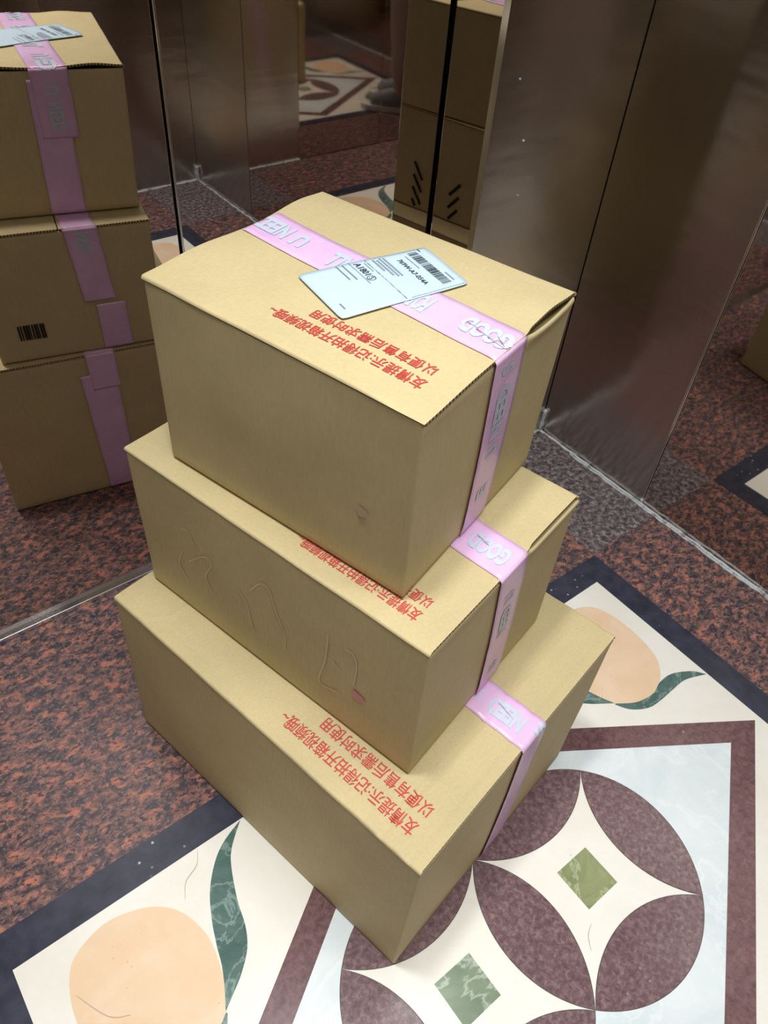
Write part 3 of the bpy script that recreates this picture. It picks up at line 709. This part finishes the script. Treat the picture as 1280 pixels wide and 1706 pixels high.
    # pink spots and faint drawings on the long left side
    def SP(u, z):
        bl = math.sin(PI * z / hh); nz_ = mnoise.noise(Vector((u * 7 + i * 3, 0, z * 7)))
        return P(u, -(0.0026 * math.sin(PI * u / Lh) * bl + 0.0014 * nz_ * bl + 0.0007 * bell(u, 0.030, 0.007) * bl) - 0.0017, z)
    def ell(u, z, a, b, rot):
        bm = bmesh.new(); vs = []
        for k in range(28):
            t = 2 * PI * k / 28; x, y = a * math.cos(t), b * math.sin(t) * (1 + 0.15 * math.sin(3 * t)); vs.append(bm.verts.new((u + x * math.cos(rot) - y * math.sin(rot), z + x * math.sin(rot) + y * math.cos(rot), 0)))
        bm.faces.new(vs); me = bpy.data.meshes.new('marks'); bm.to_mesh(me); bm.free(); return me
    if i == 1: decal('pink_spot', ell(0.101, 0.110, 0.0125, 0.010, 0.3), SP, M['blob'], root)
    if i == 2: decal('pink_spot', ell(0.069, 0.115, 0.009, 0.008, 0.3), SP, M['faint'], root)
    if i == 1:
        draws = [[(0.461, 0.207), (0.444, 0.213), (0.429, 0.176)], [(0.465, 0.157), (0.484, 0.111), (0.47, 0.083)], [(0.457, 0.135), (0.411, 0.182), (0.397, 0.173), (0.416, 0.13), (0.405, 0.097)],
                 [(0.338, 0.163), (0.322, 0.14), (0.317, 0.101), (0.312, 0.075)], [(0.312, 0.181), (0.288, 0.215), (0.271, 0.213), (0.263, 0.181), (0.244, 0.132), (0.245, 0.092)],
                 [(0.158, 0.206), (0.163, 0.144), (0.175, 0.075), (0.141, 0.082)], [(0.127, 0.203), (0.112, 0.202), (0.106, 0.179), (0.11, 0.13)], [(0.15, 0.153), (0.137, 0.144)]]
        M['faint2'] = mat('faint_print', srgb(212, 194, 160), 0.55)
        for a_, b_ in ((0, 3), (3, 5), (5, 8)): decal('faint_drawing', join_meshes([ribbon(d_, 0.0026) for d_ in draws[a_:b_]]), SP, M['faint2'], root)
        # black slanting bars printed on the long side that faces the corner, a dark stamp on the back end
        W_ = B['W']
        def BP(u, z): return P(u, W_ + 0.0026 * math.sin(PI * u / Lh) * math.sin(PI * z / hh) + 0.0014 + 0.0012, z)
        bars = []
        for k in range(4):
            z = 0.150 - 0.040 * k
            if z > 0.02: f_ = min(1, (z - 0.008) / 0.051); bars.append([(0.244, z), (0.244 + 0.018 * f_, z - 0.0255 * f_), (0.244 + 0.036 * f_, z - 0.051 * f_)])
            z = 0.128 - 0.041 * k
            if z > 0.02: f_ = min(1, (z - 0.008) / 0.043); bars.append([(0.429, z), (0.429 - 0.019 * f_, z - 0.0215 * f_), (0.429 - 0.038 * f_, z - 0.043 * f_)])
        for b_ in bars: decal('slanting_bar', ribbon(b_, 0.0098), BP, M['darkprint'], root)
        def EP(v, z): return P(Lh + 0.0022 * math.sin(PI * v / W_) * math.sin(PI * z / hh) + 0.0026, v, z)
        rs = [(0.055 + 0.006 * k, 0.055 + 0.006 * k + rnd_w, 0.056, 0.094) for k, rnd_w in enumerate([0.004, 0.003, 0.005, 0.005, 0.003, 0.004, 0.005, 0.003, 0.005, 0.004])]
        decal('printed_barcode', rects(rs), EP, M['darkprint'], root)

# ---------------------------------------------------------------- the person taking the photograph (seen only in the mirrors)
def skin_body(name, verts, edges, radii, material, parent=None, sub=2):
    me = bpy.data.meshes.new(name); me.from_pydata([tuple(v) for v in verts], edges, [])
    o = bpy.data.objects.new(name, me); COL.objects.link(o)
    o.modifiers.new('skin', 'SKIN'); s = o.modifiers.new('sub', 'SUBSURF'); s.levels = sub; s.render_levels = sub
    lay = me.skin_vertices[0].data
    for k, r in enumerate(radii): lay[k].radius = (r, r) if not hasattr(r, '__len__') else r; lay[k].use_root = (k == 0)
    bpy.context.view_layer.update(); dg = bpy.context.evaluated_depsgraph_get()
    m2 = bpy.data.meshes.new_from_object(o.evaluated_get(dg)); bpy.data.objects.remove(o); bpy.data.meshes.remove(me)
    for p in m2.polygons: p.use_smooth = True
    m2.materials.clear(); m2.materials.append(material)
    return link(name, m2, None, parent)
M['skin'] = mat('skin', srgb(205, 160, 132), 0.5); M['shirt'] = mat('grey_shirt', srgb(120, 118, 120), 0.85)
M['trouser'] = mat('taupe_trousers', srgb(196, 176, 166), 0.85); M['shoe'] = mat('grey_shoe', srgb(150, 154, 158), 0.7)
M['hairm'] = mat('dark_hair', srgb(28, 22, 20), 0.6); M['sole'] = mat('white_sole', srgb(225, 225, 222), 0.6)
M['phone'] = mat('phone_glass', (0.01, 0.01, 0.012, 1), 0.2); M['lips'] = mat('lips', srgb(170, 95, 88), 0.5); M['eyew'] = mat('eye_white', srgb(235, 235, 232), 0.3)
FW = Vector((0.665, 0.747, 0)); RT = Vector((0.747, -0.665, 0)); UP = Vector((0, 0, 1))
base = Vector((-1.64, -1.56, 0))
Q = lambda r, f, z: base + RT * r + FW * f + UP * z
def rel(o_list):
    for o in o_list:
        for v in o.data.vertices: v.co -= base
person = bpy.data.objects.new('person', None); COL.objects.link(person); person.location = base
tag(person, 'person in taupe trousers and grey shoes holding a phone, seen only in mirrors', 'person')
cu = -DOWN
hr = CAM + RIGHT * 0.062 - FWD * 0.035 - cu * 0.075; hl = CAM - RIGHT * 0.062 - FWD * 0.035 - cu * 0.075
V = [Q(0, 0, 1.02), Q(0, -0.01, 1.16), Q(0, 0.0, 1.36), Q(0, 0, 1.52), Q(0, 0, 1.64), Q(0, 0.02, 1.72), Q(0, 0.035, 1.83), Q(0, 0.03, 1.91),
     Q(0.10, 0, 0.96), Q(0.11, 0.03, 0.54), Q(0.12, 0.0, 0.11), Q(-0.10, 0, 0.96), Q(-0.11, 0.03, 0.54), Q(-0.12, 0.0, 0.11),
     Q(0.19, 0, 1.58), Q(0.27, 0.05, 1.27), hr, Q(-0.19, 0, 1.58), Q(-0.27, 0.08, 1.27), hl, Q(0.12, 0.14, 0.045), Q(-0.12, 0.14, 0.045)]
E_ = [(0, 1), (1, 2), (2, 3), (3, 4), (4, 5), (5, 6), (6, 7), (0, 8), (8, 9), (9, 10), (0, 11), (11, 12), (12, 13), (3, 14), (14, 15), (15, 16), (3, 17), (17, 18), (18, 19), (10, 20), (13, 21)]
Rd = [(0.15, 0.11), (0.12, 0.10), (0.145, 0.11), (0.15, 0.10), (0.062, 0.062), (0.06, 0.06), (0.092, 0.11), (0.08, 0.095), 0.095, 0.065, 0.042, 0.095, 0.065, 0.042, 0.058, 0.045, 0.028, 0.058, 0.045, 0.028, 0.035, 0.035]
body = skin_body('body', V, E_, Rd, M['skin'], person)
parts = [body]
# face, ears, hair
def blob(name, c, r3, material, seg=16):
    bm = bmesh.new(); bmesh.ops.create_uvsphere(bm, u_segments=seg, v_segments=seg // 2 + 2, radius=1)
    for v in bm.verts: v.co = c + RT * v.co.x * r3[0] + FW * v.co.y * r3[1] + UP * v.co.z * r3[2]
    o = from_bm(name, bm, material, person, True); parts.append(o); return o
blob('nose', Q(0, 0.125, 1.815), (0.014, 0.024, 0.026), M['skin']); blob('mouth', Q(0, 0.108, 1.765), (0.028, 0.012, 0.008), M['lips'])
for s_ in (1, -1):
    blob('eye', Q(0.034 * s_, 0.103, 1.845), (0.015, 0.012, 0.009), M['eyew']); blob('pupil', Q(0.034 * s_, 0.113, 1.845), (0.006, 0.004, 0.006), M['hairm'])
    blob('ear', Q(0.088 * s_, 0.02, 1.83), (0.012, 0.022, 0.035), M['skin'])
bm = bmesh.new(); bmesh.ops.create_uvsphere(bm, u_segments=32, v_segments=20, radius=1)
for v in list(bm.verts):
    x, y, z = v.co
    if z < -0.75 or (y > 0.35 and z < 0.35): bm.verts.remove(v); continue
    v.co = Q(0, 0.01, 1.865) + RT * x * 0.104 + FW * y * 0.118 + UP * z * (0.115 if z > 0 else 0.17)
hair_o = from_bm('hair', bm, M['hairm'], person, True); s = hair_o.modifiers.new('thick', 'SOLIDIFY'); s.thickness = 0.012; parts.append(hair_o)
# clothing
parts.append(skin_body('shirt', [Q(0, 0, 1.0), Q(0, 0, 1.16), Q(0, 0, 1.36), Q(0, 0, 1.52), Q(0, 0, 1.60), Q(0.19, 0, 1.57), Q(0.245, 0.035, 1.38), Q(-0.19, 0, 1.57), Q(-0.245, 0.045, 1.38)], [(0, 1), (1, 2), (2, 3), (3, 4), (3, 5), (5, 6), (3, 7), (7, 8)],
      [(0.175, 0.135), (0.15, 0.125), (0.165, 0.13), (0.17, 0.12), (0.085, 0.08), 0.08, 0.068, 0.08, 0.068], M['shirt'], person))
parts.append(skin_body('trousers', [Q(0, 0, 1.04), Q(0.10, 0, 0.94), Q(0.11, 0.03, 0.54), Q(0.12, 0.0, 0.13), Q(-0.10, 0, 0.94), Q(-0.11, 0.03, 0.54), Q(-0.12, 0.0, 0.13)], [(0, 1), (1, 2), (2, 3), (0, 4), (4, 5), (5, 6)],
      [(0.165, 0.13), 0.115, 0.082, 0.066, 0.115, 0.082, 0.066], M['trouser'], person))
for s_ in (1, -1):
    sh = skin_body('shoe', [Q(0.12 * s_, -0.06, 0.062), Q(0.12 * s_, 0.02, 0.075), Q(0.122 * s_, 0.11, 0.058), Q(0.125 * s_, 0.20, 0.047), Q(0.12 * s_, 0.0, 0.12)], [(0, 1), (1, 2), (2, 3), (1, 4)], [0.048, 0.056, 0.052, 0.042, 0.052], M['shoe'], person); parts.append(sh)
    bm = bmesh.new(); pts = catmull([(-0.105, -0.03), (-0.115, 0.0), (-0.105, 0.03), (0.02, 0.042), (0.14, 0.053), (0.225, 0.038), (0.248, 0.0), (0.225, -0.036), (0.14, -0.048), (0.02, -0.040)], 4, True)
    a = [bm.verts.new(Q(0.122 * s_ + p[1], p[0], 0.003)) for p in pts]; b = [bm.verts.new(Q(0.122 * s_ + p[1], p[0], 0.030)) for p in pts]
    bm.faces.new(a[::-1]); bm.faces.new(b)
    for k in range(len(pts)): bm.faces.new((a[k], a[(k + 1) % len(pts)], b[(k + 1) % len(pts)], b[k]))
    so = from_bm('sole', bm, M['sole'], person); parts.append(so)
# hands: palm, four fingers and thumb gripping the phone sides
for s_, hc in ((1, hr), (-1, hl)):
    vs = [hc, hc + cu * 0.045 + RIGHT * 0.004 * s_]; rd = [0.026, (0.030, 0.018)]; ed = [(0, 1)]
    pc = vs[1]
    for k in range(4):
        b0 = pc + cu * (0.030 - 0.019 * k) - FWD * 0.004; ln = (0.9, 1.0, 0.93, 0.75)[k]
        a_ = b0 + FWD * 0.0 + RIGHT * 0.012 * s_ - FWD * 0.012; b_ = a_ - RIGHT * s_ * 0.030 * ln - FWD * 0.014; c_ = b_ - RIGHT * s_ * 0.024 * ln - FWD * 0.002
        q = len(vs); vs += [a_, b_, c_]; rd += [0.0105, 0.0095, 0.008]; ed += [(1, q), (q, q + 1), (q + 1, q + 2)]
    q = len(vs); t0 = pc - cu * 0.015 - FWD * 0.022 - RIGHT * s_ * 0.008; vs += [t0, t0 + cu * 0.028 - RIGHT * s_ * 0.016 - FWD * 0.004, t0 + cu * 0.05 - RIGHT * s_ * 0.024 - FWD * 0.002]; rd += [0.013, 0.011, 0.009]; ed += [(1, q), (q, q + 1), (q + 1, q + 2)]
    h_ = skin_body('hand', vs, ed, rd, M['skin'], person, 1); parts.append(h_)
rel(parts)
ph = bpy.data.objects.new('smartphone', None); COL.objects.link(ph); pc = CAM - FWD * 0.012 - cu * 0.065; ph.location = pc
tag(ph, 'black smartphone held up in both hands by the person', 'phone')
def obox(name, c, a, b, d, material, parent, bev):
    bm = bmesh.new(); add_box(bm, -a, a, -b, b, -d, d, bev)
    for v in bm.verts: v.co = c + RIGHT * v.co.x + cu * v.co.y - FWD * v.co.z
    return from_bm(name, bm, material, parent)
obox('phone_body', Vector((0, 0, 0)), 0.044, 0.092, 0.0048, M['phone'], ph, 0.003)
obox('camera_bump', cu * 0.065 + FWD * 0.006, 0.014, 0.014, 0.0015, M['bright'], ph, 0.001)
obox('screen', -FWD * 0.0052, 0.040, 0.087, 0.0004, M['phone'], ph, 0.0)

# ---------------------------------------------------------------- to metres
done = set()
for o in bpy.data.objects:
    if o.type in ('CAMERA', 'LIGHT'): continue
    o.location = o.location * S
    if o.type == 'MESH':
        if o.data.name not in done:
            done.add(o.data.name)
            for v in o.data.vertices: v.co *= S
        for md in o.modifiers:
            if md.type == 'SOLIDIFY': md.thickness *= S
